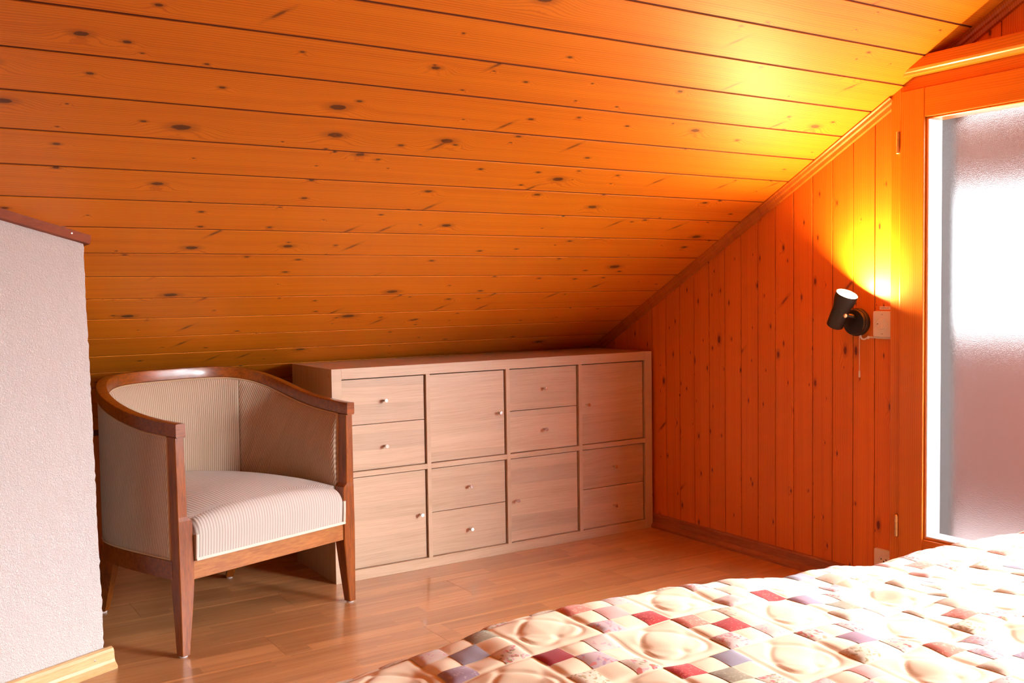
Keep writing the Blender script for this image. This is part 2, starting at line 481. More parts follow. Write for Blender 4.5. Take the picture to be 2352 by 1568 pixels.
# floor with planks
floor = structure(box('floor', XL - 0.05, XR + 0.14, YREAR - 0.05, YB + 0.05, -0.06, -0.0012, M_floorgap), 'orange brown laminate plank floor')
PW, PL = 0.195, 1.285
bm = bmesh.new()
bm_box(bm, -PL / 2 + 0.0006, PL / 2 - 0.0006, -PW / 2 + 0.0004, PW / 2 - 0.0004, -0.001, 0.0)
pf = bm_obj('plank', bm, M_floor, floor)
rowi = 0; firstp = True
ys = YB - PW / 2 + 0.04
random.seed(3)
fz = floor.location.copy()
while ys > -4.0:
    offx = [0.0, 0.43, 0.86, 0.2, 0.65][rowi % 5]
    xs = XL - 0.2 + offx * PL
    while xs - PL / 2 < XR:
        o = pf if firstp else link_mesh('plank', pf.data, floor)
        firstp = False
        o.location = Vector((xs, ys, 0.0)) - fz
        xs += PL
    ys -= PW; rowi += 1

# right gable wall with vertical planks around the balcony door
F_Y0, F_Y1 = -1.1985, -2.42          # outer edges of the fixed door frame
F_TOP = 1.70
wall_r = structure(prism('wall_right', [(YB, 0), (YB, zc(YB) + 0.02), (WIN_Y0, zc(WIN_Y0) + 0.02), (WIN_Y0, 0), (F_Y1, 0), (F_Y1, F_TOP), (F_Y0, F_TOP), (F_Y0, 0)], 'X', 0.006, 0.135, M_back), 'gable wall of vertical knotty pine planks')
prism('gable_backing', [(WIN_Y1, 0), (WIN_Y1, ZR - (YRIDGE - WIN_Y1) * math.tan(SL) + 0.02), (YREAR, zrear + 0.02), (YREAR, 0)], 'X', 0.0, 0.135, M_wall, wall_r)
prism('gable_backing', [(WIN_Y0, 0), (WIN_Y0, WIN_Z0), (WIN_Y1, WIN_Z0), (WIN_Y1, 0)], 'X', 0.0, 0.135, M_wall, wall_r)
prism('gable_backing', [(WIN_Y0, WIN_Z1), (WIN_Y0, zc(WIN_Y0) + 0.02), (YRIDGE, ZR + 0.02), (WIN_Y1, ZR - (YRIDGE - WIN_Y1) * math.tan(SL) + 0.02), (WIN_Y1, WIN_Z1)], 'X', 0.0, 0.135, M_wall, wall_r)
PP = 0.0875
def wplank(ya, yb, zb, parent):
    """plank between ya>yb from height zb up to the ceiling, front face at x=0"""
    g = 0.0014; c = 0.0012
    ya -= g; yb += g
    za, zb2 = zc(ya) - 0.002, zc(yb) - 0.002
    if yb < YRIDGE: return
    cy = (ya + yb) / 2; cz = (zb + za) / 2
    V = []
    for (y, x) in ((ya, 0.010), (ya, c), (ya - c, 0.0), (yb + c, 0.0), (yb, c), (yb, 0.010)):
        V.append((x, y - cy, zb - cz)); V.append((x, y - cy, zc(y) - 0.002 - cz))
    F = [(2 * i, 2 * i + 1, 2 * i + 3, 2 * i + 2) for i in range(5)] + [(10, 11, 1, 0), tuple(range(0, 12, 2)), tuple(range(11, 0, -2))]
    o = mesh_obj('plank', V, F, M_wall, parent)
    o.location = (0, cy, cz)
y = -1.123 + PP * 24
while y - PP > WIN_Y0 - 0.03:
    ya, yb = y, y - PP
    if ya < YB + 0.02:
        ya2 = min(ya, YB)
        if yb > F_Y0 - 0.01: wplank(ya2, max(yb, F_Y0 - 0.01), 0.0, wall_r)
        elif ya > F_Y0:
            wplank(ya, F_Y0, 0.0, wall_r); wplank(F_Y0 + 0.0005, yb, F_TOP, wall_r)
        else:
            wplank(ya, yb, F_TOP if yb > F_Y1 - 0.05 else 0.0, wall_r)
    y -= PP

# rake moulding between gable wall and ceiling (stops at the door frame; goes on above the cornice)
def rake(name, ya, yb, mat, label):
    # profile in (x, n): x away from wall is negative, n below the ceiling is negative
    prof = [(0.0, 0.0), (-0.030, 0.0), (-0.030, -0.005), (-0.024, -0.008), (-0.021, -0.016), (-0.013, -0.019), (-0.010, -0.030), (0.0, -0.032)]
    n = Vector((0, math.sin(SL), math.cos(SL)))
    rings = []
    for y in (ya, yb):
        base = Vector((0, y, zc(y)))
        rings.append([base + n * d + Vector((x - 0.0002, 0, 0)) for x, d in prof])
    o = loft(name, rings, mat, smooth=False)
    return structure(o, label)
rake('trim_1', 0.93, -1.198, M_trim, 'pine rake moulding along ceiling and gable wall')
rake('trim_2', -1.36, -2.9, M_trim, 'pine rake moulding above the balcony door')

# baseboard of the gable wall
prof = [(0.0, 0.0), (-0.024, 0.0), (-0.024, 0.010), (-0.019, 0.017), (-0.013, 0.024), (-0.012, 0.052), (-0.009, 0.058), (0.0, 0.060)]
bb = structure(prism('baseboard_right', prof, 'Y', 0.93, F_Y0 + 0.0, M_basered), 'red brown baseboard below the pine planks')
lathe('nail', [(0.0022, 0), (0.0022, 0.0008), (0.001, 0.0012)], M_steel, bb, 8, axis_matrix((-0.0127, -0.58, 0.036), (-1, 0, 0)))

# ------------------------------------------------------------------ balcony door
door = structure(empty('door_1', (0.0, F_Y0, 0.0)), 'pine balcony door with frosted glass')
door['label'] = 'pine balcony door with frosted glass'
def D(o):
    o.parent = door; o.matrix_parent_inverse = Matrix.Translation(-Vector(door.location)); return o
XF, XS = -0.020, -0.030              # front of fixed frame, front of sash
S_Y0, S_Y1 = -1.2395, -2.38          # sash outer edges
G_Y0, G_Y1 = -1.3275, -2.28          # glass opening
S_TOP, S_BOT = 1.6475, 0.055
G_TOP, G_BOT = 1.5555, 0.2185
D(box('frame_jamb', XF, 0.13, S_Y0 + 0.001, F_Y0, 0.0, F_TOP, M_frame, None, 0.002))
D(box('frame_jamb', XF, 0.13, F_Y1, S_Y1 - 0.001, 0.0, F_TOP, M_frame, None, 0.002))
D(box('frame_head', XF, 0.13, S_Y1 - 0.001, S_Y0 + 0.001, S_TOP + 0.001, F_TOP, M_frame_h, None, 0.002))
D(box('door_sill', XF, 0.13, S_Y1 - 0.001, S_Y0 + 0.001, 0.0, S_BOT - 0.002, M_frame_h, None, 0.002))
D(box('sash_stile', XS, 0.046, G_Y0, S_Y0, S_BOT, S_TOP, M_frame, None, 0.0025, 2))
D(box('sash_stile', XS, 0.046, S_Y1, G_Y1, S_BOT, S_TOP, M_frame, None, 0.0025, 2))
D(box('sash_rail', XS + 0.0006, 0.046, G_Y1 + 0.0002, G_Y0 - 0.0002, G_TOP, S_TOP, M_frame_h, None, 0.0025, 2))
D(box('sash_rail', XS + 0.0006, 0.046, G_Y1 + 0.0002, G_Y0 - 0.0002, S_BOT, G_BOT, M_frame_h, None, 0.0025, 2))
# glazing beads: thin moulding set into the opening
bd = 0.007
D(box('glazing_bead', -0.022, 0.040, G_Y0 - bd, G_Y0 - 0.0003, G_BOT, G_TOP, M_frame, None, 0.002))
D(box('glazing_bead', -0.022, 0.040, G_Y1 + 0.0003, G_Y1 + bd, G_BOT, G_TOP, M_frame, None, 0.002))
D(box('glazing_bead', -0.022, 0.040, G_Y1 + bd, G_Y0 - bd, G_TOP - bd, G_TOP - 0.0003, M_frame_h, None, 0.002))
D(box('glazing_bead', -0.022, 0.040, G_Y1 + bd, G_Y0 - bd, G_BOT + 0.0003, G_BOT + bd, M_frame_h, None, 0.002))
sl = 0.004  # daylight glare on the reveal, painted as white strips over the beads
D(box('lit_reveal', -0.021, 0.046, G_Y0 - bd - sl, G_Y0 - bd + 0.0005, G_BOT + bd, G_TOP - bd, M_lit_reveal))
D(box('lit_reveal', -0.021, 0.046, G_Y1 + bd, G_Y0 - bd - sl, G_BOT + bd, G_BOT + bd + sl, M_lit_reveal))
D(box('pane', 0.046, 0.050, G_Y1, G_Y0, G_BOT, G_TOP, M_glass))
D(box('outer_jamb', 0.053, 0.135, G_Y0 - 0.002, G_Y0 + 0.08, 0.06, 1.69, M_ext))
for hz in (1.488, 0.245):
    M = axis_matrix((XF - 0.0075, -1.2315, hz - 0.034), (0, 0, 1))
    h = D(lathe('hinge', [(0.0001, -0.002), (0.0055, -0.001), (0.0065, 0.0), (0.0065, 0.0215), (0.0058, 0.022), (0.0058, 0.023), (0.0065, 0.0235), (0.0065, 0.0445), (0.0058, 0.045), (0.0058, 0.046), (0.0065, 0.0465), (0.0065, 0.068), (0.004, 0.071), (0.0001, 0.072)], M_brass, None, 16, M))
win = structure(empty('window_1', (0.0, (WIN_Y0 + WIN_Y1) / 2, WIN_Z0)), 'clear gable window beside the balcony door')
for (ya, yb, za, zb) in ((WIN_Y0 - 0.06, WIN_Y0, WIN_Z0, WIN_Z1), (WIN_Y1, WIN_Y1 + 0.06, WIN_Z0, WIN_Z1), (WIN_Y1 + 0.06, WIN_Y0 - 0.06, WIN_Z1 - 0.06, WIN_Z1), (WIN_Y1 + 0.06, WIN_Y0 - 0.06, WIN_Z0, WIN_Z0 + 0.06)):
    o = box('window_frame', 0.02, 0.08, ya, yb, za, zb, M_frame, None, 0.003)
    o.parent = win; o.matrix_parent_inverse = Matrix.Translation(-Vector(win.location))
# cornice board above the door
cor = [(0.0, 1.735), (-0.083, 1.735), (-0.086, 1.728), (-0.086, 1.700), (-0.082, 1.693), (-0.078, 1.690), (-0.074, 1.6845), (-0.066, 1.682), (0.0, 1.690)]
bm = bmesh.new()
# end follows the slope of the ceiling
def cend(z): return (z - CB) / CA - 0.001
A = [bm.verts.new((x - 0.0005 if x == 0 else x, min(cend(z), -1.20), z)) for x, z in cor]
B = [bm.verts.new((x - 0.0005 if x == 0 else x, -2.55, z)) for x, z in cor]
bm.faces.new(A); bm.faces.new(B[::-1])
for i in range(len(cor)):
    bm.faces.new((A[i], A[(i + 1) % len(cor)], B[(i + 1) % len(cor)], B[i]))
structure(bm_obj('trim_3', bm, M_frame_h), 'pine cornice board above the balcony door')

# ------------------------------------------------------------------ plaster wall on the left
A0 = Vector((-2.319, -0.368, 0)); dirw = Vector((-0.905, -0.425, 0)).normalized(); nw = Vector((0.425, -0.905, 0)).normalized()
LW = 1.9
rng = np.random.default_rng(5)
nu, nz = 150, 100
verts = []; faces = []
from mathutils import noise as mnoise
def wall_pt(u, fz):
    lean = -0.018 * fz
    base = A0 + dirw * u
    ztop = zc(base.y) - 0.002
    z = fz * ztop
    p = base + Vector((lean * (1 if u < 0.6 else max(0, 1 - (u - 0.6) * 2)), 0, z))
    d = mnoise.noise(Vector((u * 60, z * 60, 1.3))) * 0.0016 + mnoise.noise(Vector((u * 4, z * 4, 7.3))) * 0.003
    e = mnoise.noise(Vector((3.1, z * 75, 0))) * 0.0035 + mnoise.noise(Vector((9.1, z * 9, 0))) * 0.003
    w = max(0, 1 - u / 0.05)
    return p + nw * d - dirw * (e * w)
us = [LW * (i / (nu - 1)) ** 1.8 for i in range(nu)]
for u in us:
    for j in range(nz): verts.append(wall_pt(u, j / (nz - 1)))
for i in range(nu - 1):
    for j in range(nz - 1):
        a = i * nz + j; faces.append((a, a + 1, a + nz + 1, a + nz))
# return side and back, so that the wall is a solid block
k0 = len(verts)
th = 0.30
for j in range(nz):
    q = Vector(verts[j]) - nw * th; q.z = (j / (nz - 1)) * (zc(q.y) - 0.002); verts.append(q)
for j in range(nz):
    q = Vector(verts[(nu - 1) * nz + j]) - nw * th; q.z = (j / (nz - 1)) * (zc(q.y) - 0.002); verts.append(q)
for j in range(nz - 1):
    faces.append((j, k0 + j, k0 + j + 1, j + 1))
    faces.append((k0 + j, k0 + nz + j, k0 + nz + j + 1, k0 + j + 1))
    b_ = (nu - 1) * nz
    faces.append((b_ + j, b_ + j + 1, k0 + nz + j + 1, k0 + nz + j))
wl = structure(mesh_obj('wall_left', verts, faces, M_plaster), 'rough white plaster wall')
wl.data.polygons.foreach_set('use_smooth', [True] * len(wl.data.polygons))
wl.data.set_sharp_from_angle(angle=R(50))
# beech baseboard on it (local X along the wall from its right end)
prof = [(0.0, 0.0), (-0.030, 0.0), (-0.031, 0.008), (-0.026, 0.013), (-0.021, 0.018), (-0.018, 0.026), (-0.0165, 0.048), (-0.013, 0.055), (-0.006, 0.058), (0.0, 0.058)]
prof = [(y - 0.003, z) for y, z in prof]
bl = prism('baseboard_left', prof, 'X', -LW, 0.016, M_beech)
bl.location = A0 + Vector((0, 0, 0.0)); bl.rotation_euler = (0, 0, math.atan2(-dirw.y, -dirw.x))
structure(bl, 'light beech baseboard below the plaster wall')
nb = lathe('nail', [(0.0026, 0), (0.0026, 0.0006), (0.0012, 0.0012)], M_steel, bl, 8, axis_matrix((-0.045, -0.0205, 0.038), (0, -1, 0)))
# rake trim between plaster wall and ceiling
n = Vector((0, math.sin(SL), math.cos(SL)))
rings = []
for u in (-0.012, LW):
    base = A0 + dirw * u; base.z = zc(base.y)
    off = Vector((-0.018, 0, 0.015))
    rings.append([base + off + nw * a + Vector((0, 0, dz)) for a, dz in ((-0.02, -0.010), (0.022, 0.010), (0.022, 0.002), (0.018, -0.012), (0.013, -0.028), (-0.02, -0.034))])
tr4 = structure(loft('trim_4', rings, M_trim4, smooth=False), 'pine moulding between plaster wall and ceiling')
sp_ = A0 + dirw * 0.045; sp_.z = zc(sp_.y) + 0.001
lathe('screw', [(0.0028, 0), (0.0028, 0.0008), (0.0010, 0.0012)], M_steel, tr4, 10, axis_matrix(sp_ + Vector((-0.018, 0, 0)) + nw * 0.0185, nw))

# ------------------------------------------------------------------ storage unit
UW, UH, UD, UE, UC = 1.465, 0.765, 0.39, 0.038, 0.335
UX1 = -0.015; UX0 = UX1 - UW
ud = (UW - 2 * UE - 4 * UC) / 3; uh = UH - 2 * UE - 2 * UC
unit = tag(empty('storage_unit', ((UX0 + UX1) / 2, UD / 2, 0)), 'low wood-look cube storage unit with doors and drawers under the slope', 'storage unit')
def U(o):
    o.parent = unit; o.matrix_parent_inverse = Matrix.Translation(-Vector(unit.location)); return o
U(box('side_panel', UX0, UX0 + UE, 0, UD, 0, UH, M_side, None, 0.0007))
U(box('side_panel', UX1 - UE, UX1, 0, UD, 0, UH, M_side, None, 0.0007))
U(box('top_panel', UX0 + UE, UX1 - UE, 0.0004, UD, UH - UE, UH, M_hor, None, 0.0007))
U(box('bottom_panel', UX0 + UE, UX1 - UE, 0.0004, UD, 0.0, UE, M_hor, None, 0.0007))
ucx = lambda i: UX0 + UE + i * (UC + ud)
for i in range(3):
    U(box('divider', ucx(i) + UC, ucx(i + 1), 0.0004, UD, UE, UH - UE, M_side, None, 0.0005))
for i in range(4):
    U(box('shelf', ucx(i), ucx(i) + UC, 0.0008, UD, UE + UC, UE + UC + uh, M_hor, None, 0.0005))
s_ = U(lathe('screw', [(0.003, 0), (0.003, 0.0006), (0.0015, 0.0006)], M_steel, None, 10, axis_matrix((UX0, 0.022, UH - 0.026), (-1, 0, 0))))
knob_me = None
def knob(parent, x, y, z):
    global knob_me
    if knob_me is None:
        o = lathe('knob', [(0.0001, 0.0), (0.0042, 0.0), (0.0040, 0.008), (0.0048, 0.013), (0.0072, 0.021), (0.0074, 0.0225), (0.0066, 0.0238), (0.0001, 0.024)], M_steel, parent, 18)
        knob_me = o.data
    else:
        o = link_mesh('knob', knob_me, parent)
    o.rotation_euler = (R(90), 0, 0)
    o.location = Vector((x, y, z)) - Vector(parent.location)
    return o
LAY = [('D', 'R'), ('R', 'D'), ('D', 'L'), ('L', 'D')]     # (top, bottom): D = two drawers, R/L = door with knob on that side
rec = 0.011
for i in range(4):
    for r in range(2):
        kind = LAY[i][r]
        xa = ucx(i) + 0.0018; xb = ucx(i) + UC - 0.0045
        za = UE + (UC + uh if r == 0 else 0) + 0.0022; zb = za + UC - 0.0062
        if kind == 'D':
            zm = (za + zb) / 2
            for (p, q) in ((za, zm - 0.0012), (zm + 0.0012, zb)):
                d = U(box('drawer', xa, xb, rec, rec + 0.30, p, q, M_front, None, 0.0006))
                d.matrix_parent_inverse = Matrix.Translation(-Vector(unit.location))
                knob(d, (xa + xb) / 2, rec, (p + q) / 2)
        else:
            d = U(box('door', xa, xb, rec, rec + 0.018, za, zb, M_front, None, 0.0006))
            kx = xb - 0.026 if kind == 'R' else xa + 0.026
            knob(d, kx, rec, (za + zb) / 2)

# ------------------------------------------------------------------ armchair
CH_O = Vector((-2.12557626, -0.42836105, 0)); CH_A = R(18.43)
HC = 0.3305                                              # half width (centre line)
u_ax = Vector((math.cos(CH_A), math.sin(CH_A), 0))
chair = tag(empty('armchair', CH_O + u_ax * HC, CH_A), 'barrel armchair with dark oak frame and ribbed beige upholstery beside the plaster wall', 'armchair')
BWID, WSTR, WBACK = 0.3165, 0.29, 0.575                   # rail centre line: half width, straight part, back
BULGE = 0.015                                            # the arms bow out a little behind the front posts
def plan(t):
    """U-shaped centre line, t in [-1,1] from the left front to the right front; returns (x,y)"""
    a = abs(t); sgn = 1 if t > 0 else -1
    L1 = WSTR + 0.008
    Larc = 0.50
    tot = L1 + Larc
    s = (1 - a) * tot
    if s <= L1:
        k_ = min(1.0, max(0.0, (s - 0.03) / (L1 - 0.03)))
        return Vector((sgn * (BWID + BULGE * math.sin(k_ * math.pi / 2)), -0.008 + s, 0))
    ph = (s - L1) / Larc * math.pi / 2
    n_ = 2.5
    c, sn = math.cos(ph), math.sin(ph)
    return Vector((sgn * (BWID + BULGE) * max(c, 0) ** (2 / n_), WSTR + (WBACK - WSTR) * max(sn, 0) ** (2 / n_), 0))
# resample by arc length
_raw = [plan(-1 + 2 * i / 4000) for i in range(4001)]
_cum = [0.0]
for i in range(1, 4001): _cum.append(_cum[-1] + (_raw[i] - _raw[i - 1]).length)
PLEN = _cum[-1]
def pl(s):
    """s in [0,1] along the U -> (point, inward normal)"""
    d = s * PLEN
    i = min(max(int(np.searchsorted(_cum, d)), 1), 4000)
    f = (d - _cum[i - 1]) / max(_cum[i] - _cum[i - 1], 1e-9)
    p = _raw[i - 1].lerp(_raw[i], f)
    a = max(i - 40, 0); b_ = min(i + 40, 4000)
    tg = (_raw[b_] - _raw[a]).normalized()
    return p, Vector((tg.y, -tg.x, 0)), d
def ztop(w):
    return float(np.interp(w, [-0.02, 0.0, 0.07, 0.142, 0.21, 0.28, 0.35, 0.42, 0.48, 0.52, 0.56], [0.6705, 0.671, 0.674, 0.680, 0.689, 0.703, 0.723, 0.747, 0.768, 0.778, 0.782]))
NS = 120
# smooth the height profile
_sz = np.array([ztop(pl(i / NS)[0].y) for i in range(NS + 1)])
for _ in range(14):
    _sz[1:-1] = 0.25 * _sz[:-2] + 0.5 * _sz[1:-1] + 0.25 * _sz[2:]
rt = lambda s: float(np.interp(s * NS, range(NS + 1), _sz))
RW, RH, rb = 0.0155, 0.040, 0.0035
rings = []
for i in range(NS + 1):
    p, nn, d = pl(i / NS); z = rt(i / NS)
    sec_ = [(-RW + rb, 0), (RW - rb, 0), (RW - rb * 0.3, -rb * 0.3), (RW, -rb), (RW, -RH + rb), (RW - rb, -RH), (-RW + rb, -RH), (-RW, -RH + rb), (-RW, -rb), (-RW + rb * 0.3, -rb * 0.3)]
    rings.append([p + nn * a + Vector((0, 0, z + h)) for a, h in sec_])
loft('arm_rail', rings, M_chair_r, chair)
# front posts (loft of rectangles), tapering leg below and slim post above the seat
for sg in (-1, 1):
    prof = [(0.0, 0.302, 0.328, 0.000, 0.030), (0.10, 0.292, 0.3285, -0.001, 0.037), (0.205, 0.2825, 0.3295, -0.002, 0.045), (0.275, 0.2815, 0.330, -0.002, 0.046), (0.375, 0.2825, 0.330, -0.001, 0.044), (0.392, 0.285, 0.330, -0.001, 0.044), (0.404, 0.298, 0.330, 0.0, 0.044), (0.50, 0.2995, 0.3305, 0.0, 0.043), (0.632, 0.3025, 0.331, 0.001, 0.040)]
    rings = []
    for z, ui, uo, wf, wb in prof:
        c = 0.0022
        pts = [(uo - c, wf), (uo, wf + c), (uo, wb - c), (uo - c, wb), (ui + c, wb), (ui, wb - c), (ui, wf + c), (ui + c, wf)]
        rings.append([Vector((sg * a, b_, z + (0.006 if z == 0 else 0))) for a, b_ in pts])
    lg = loft('front_post', rings, M_chair, chair, smooth=False)
    lathe('glide', [(0.0001, 0.0), (0.011, 0.0), (0.012, 0.004), (0.012, 0.007), (0.0001, 0.007)], M_glide, lg, 14, Matrix.Translation((sg * 0.315, 0.015, 0.0)))
# rear sabre legs
for sg in (-1, 1):
    rings = []
    for z, cx_, cy_, hx, hy in ((0.006, 0.243, 0.588, 0.013, 0.014), (0.08, 0.245, 0.560, 0.015, 0.017), (0.16, 0.248, 0.530, 0.018, 0.021), (0.23, 0.251, 0.505, 0.021, 0.025), (0.30, 0.252, 0.488, 0.018, 0.020), (0.42, 0.252, 0.492, 0.014, 0.014)):
        ca = R(-28 * sg)
        q = []
        for a, b_ in ((-1, -1), (1, -1), (1, 1), (-1, 1)):
            dx, dy = a * hx, b_ * hy
            q.append(Vector((sg * cx_ + dx * math.cos(ca) - dy * math.sin(ca), cy_ + dx * math.sin(ca) + dy * math.cos(ca), z)))
        rings.append(q)
    lg = loft('rear_leg', rings, M_chair, chair, smooth=False)
    lathe('glide', [(0.0001, 0.0), (0.011, 0.0), (0.012, 0.004), (0.012, 0.007), (0.0001, 0.007)], M_glide, lg, 14, Matrix.Translation((sg * 0.243, 0.588, 0.0)))
# front apron and bent seat rail
box('front_apron', -0.283, 0.283, 0.003, 0.028, 0.2175, 0.2725, M_apron, chair, 0.0015)
S0 = 0.050 / PLEN; S1 = 1 - S0
rings = []
for i in range(91):
    s = S0 - 0.005 + (S1 - S0 + 0.01) * i / 90
    p, nn, d = pl(s)
    rings.append([p + nn * a + Vector((0, 0, z)) for a, z in ((-0.012, 0.222), (-0.013, 0.226), (-0.013, 0.275), (-0.010, 0.278), (0.012, 0.278), (0.012, 0.222))])
loft('seat_rail', rings, M_chair_r, chair)
# outer upholstery: thin bulged skin outside, from the seat rail up to the arm rail
def skin(name, sa, sb, ni, nt, f_in, f_out, z0f, z1f, mat, slant=0.0):
    """solid pad between two offset surfaces; ribs from UVs"""
    V = []; UVs = []; F = []
    def P(i, j, side):
        s = sa + (sb - sa) * i / (ni - 1); tt = j / (nt - 1)
        p, nn, d = pl(s)
        z = z0f(s) + (z1f(s) - z0f(s)) * tt
        e = min(i, ni - 1 - i) / (ni - 1) * abs(sb - sa) * PLEN
        off = (f_in if side == 0 else f_out)(s, tt, e)
        return p + nn * off + Vector((0, 0, z)), (d + slant * z, z)
    for side in (0, 1):
        for i in range(ni):
            for j in range(nt):
                q, uv = P(i, j, side); V.append(q); UVs.append(uv)
    N = ni * nt
    for i in range(ni - 1):
        for j in range(nt - 1):
            a = i * nt + j
            F.append((a, a + nt, a + nt + 1, a + 1)); F.append((N + a, N + a + 1, N + a + nt + 1, N + a + nt))
    for i in range(ni - 1):
        a = i * nt; F.append((a, N + a, N + a + nt, a + nt)); b_ = i * nt + nt - 1; F.append((b_, b_ + nt, N + b_ + nt, N + b_))
    for j in range(nt - 1):
        F.append((j, j + 1, N + j + 1, N + j)); a = (ni - 1) * nt + j; F.append((a, N + a, N + a + 1, a + 1))
    o = mesh_obj(name, V, F, mat, chair, False, UVs)
    bm = bmesh.new(); bm.from_mesh(o.data); bmesh.ops.recalc_face_normals(bm, faces=bm.faces); bm.to_mesh(o.data); bm.free()
    auto_smooth(o.data, 50)
    return o
zb_out = lambda s: 0.277
zt_out = lambda s: rt(s) - RH + 0.001
def edge(e, tt, w=0.02):
    a = min(1.0, e / w); b_ = min(1.0, min(tt, 1 - tt) / 0.06)
    return math.sqrt(max(0.0, 1 - (1 - a) ** 2)) * math.sqrt(max(0.0, 1 - (1 - b_) ** 2))
skin('outer_upholstery', S0 - 0.003, 1 - S0 + 0.003, 110, 26, lambda s, t_, e: 0.004, lambda s, t_, e: -0.009 - 0.004 * edge(e, t_), zb_out, zt_out, M_rib, slant=0.25)
# inner pads: left arm, back, right arm
SB0, SB1 = 0.335, 0.665
zi0 = lambda s: 0.372
zi1 = lambda s: rt(s) - RH + 0.004
def inner(bulge):
    return lambda s, t_, e: 0.010 + (0.008 + bulge * math.sin(math.pi * min(1, t_ * 0.93 + 0.07)) ** 0.7) * (0.80 * edge(1.0, t_) + 0.20 * edge(e, t_, 0.008))
skin('arm_pad', S0, SB0 - 0.0008, 50, 26, inner(0.022), lambda s, t_, e: 0.0045, zi0, zi1, M_rib, slant=0.45)
skin('back_pad', SB0, SB1, 60, 26, inner(0.024), lambda s, t_, e: 0.0045, zi0, zi1, M_rib, slant=0.0)
skin('arm_pad', SB1 + 0.0008, 1 - S0, 50, 26, inner(0.022), lambda s, t_, e: 0.0045, zi0, zi1, M_rib, slant=-0.45)
# piping along the edges of the panels
def path_line(s_list, off, zf): return [pl(s)[0] + pl(s)[1] * off + Vector((0, 0, zf(s))) for s in s_list]
ss = [S0 + (1 - 2 * S0) * i / 90 for i in range(91)]
tube('piping', path_line(ss, -0.0115, lambda s: rt(s) - RH - 0.0025), 0.0032, M_pipe, chair, 6)
tube('piping', path_line(ss, -0.0115, lambda s: 0.2805), 0.0032, M_pipe, chair, 6)
tube('piping', path_line(ss, 0.0165, lambda s: rt(s) - RH - 0.001), 0.0030, M_pipe, chair, 6)
for sg in (-1, 1):
    s = S0 if sg < 0 else 1 - S0
    p, nn, d = pl(s)
    tube('piping', [p + nn * -0.0115 + Vector((0, 0, z)) for z in np.linspace(0.2805, rt(s) - RH - 0.0025, 12)], 0.0045, M_pipe, chair, 6)
    tube('piping', [p + nn * 0.0165 + Vector((0, 0, z)) for z in np.linspace(0.385, rt(s) - RH - 0.001, 12)], 0.0060, M_pipe, chair, 6)
# seat cushion
def half_w(w):
    if w < 0.046: return 0.2800
    i = 0
    # width of the inner U at depth w, minus the pads
    ins = 0.012
    bl_ = BULGE * math.sin(min(1.0, max(0.0, (w - 0.03) / (WSTR - 0.03))) * math.pi / 2)
    if w <= WSTR: return BWID - ins + bl_
    k = min(1.0, (w - WSTR) / (WBACK - WSTR - ins))
    return (BWID - ins + bl_) * max(0.0, 1 - k ** 2.5) ** (1 / 2.5)
def crown(a, w):
    return 0.386 + 0.050 * (1 - abs(a) ** 2.6) * min(1, max(0, (w + 0.02) / 0.16)) ** 0.5 - 0.055 * max(0, (w - 0.2)) ** 1.0 * 0.35
rows = []
NA = 61
for z in np.linspace(0.272, 0.345, 8): rows.append(('f', z))
for k in range(1, 9): rows.append(('r', k / 8 * math.pi / 2))
for w in np.linspace(0.035, 0.535, 40): rows.append(('t', w))
V = []; UVs = []; F = []
for kind, val in rows:
    for j in range(NA):
        a = -1 + 2 * j / (NA - 1)
        if kind == 'f':
            w = -0.006 - 0.006 * math.sin(math.pi * (val - 0.272) / 0.2); z = val + 0.0; hw = 0.2800
            v_ = val
        elif kind == 'r':
            zt_ = crown(a, 0.032); w = -0.0115 + 0.042 * (1 - math.cos(val)); z = 0.345 + (zt_ - 0.345) * math.sin(val); hw = 0.2800
            v_ = 0.345 + val * 0.04
        else:
            w = val; hw = half_w(w); z = crown(a, w); v_ = 0.40 + w
        corner = max(0, abs(a) - 0.93) / 0.07
        z2 = z - (0.016 * corner ** 2 if kind != 'f' else 0)
        V.append(Vector((a * hw, w + 0.008 * corner ** 2, z2))); UVs.append((a * hw if kind != 't' else a * 0.29, v_))
nr = len(rows)
for i in range(nr - 1):
    for j in range(NA - 1):
        q = i * NA + j; F.append((q, q + 1, q + NA + 1, q + NA))
# close underneath
nb_ = len(V)
for i in range(nr):
    for j in (0, NA - 1):
        pv = V[i * NA + j]; V.append(Vector((pv.x, max(pv.y, 0.0), 0.272))); UVs.append((pv.x, 0))
for i in range(nr - 1):
    F.append((i * NA, (i + 1) * NA, nb_ + 2 * (i + 1), nb_ + 2 * i))
    F.append(((i + 1) * NA + NA - 1, i * NA + NA - 1, nb_ + 2 * i + 1, nb_ + 2 * (i + 1) + 1))
    F.append((nb_ + 2 * i, nb_ + 2 * (i + 1), nb_ + 2 * (i + 1) + 1, nb_ + 2 * i + 1))
seat = mesh_obj('seat', V, F, M_seat, chair, False, UVs)
auto_smooth(seat.data, 60)
# braid round the front of the seat
def braid(pts, parent):
    tube('braid', pts, 0.0046, M_braid, parent, 6)
braid([Vector((x, -0.0095, 0.2775)) for x in np.linspace(-0.279, 0.279, 60)], seat)
for sg in (-1, 1):
    braid([Vector((sg * 0.2765, -0.0085 - 0.004 * math.sin(math.pi * (z - 0.272) / 0.2), z)) for z in np.linspace(0.278, 0.350, 14)], seat)

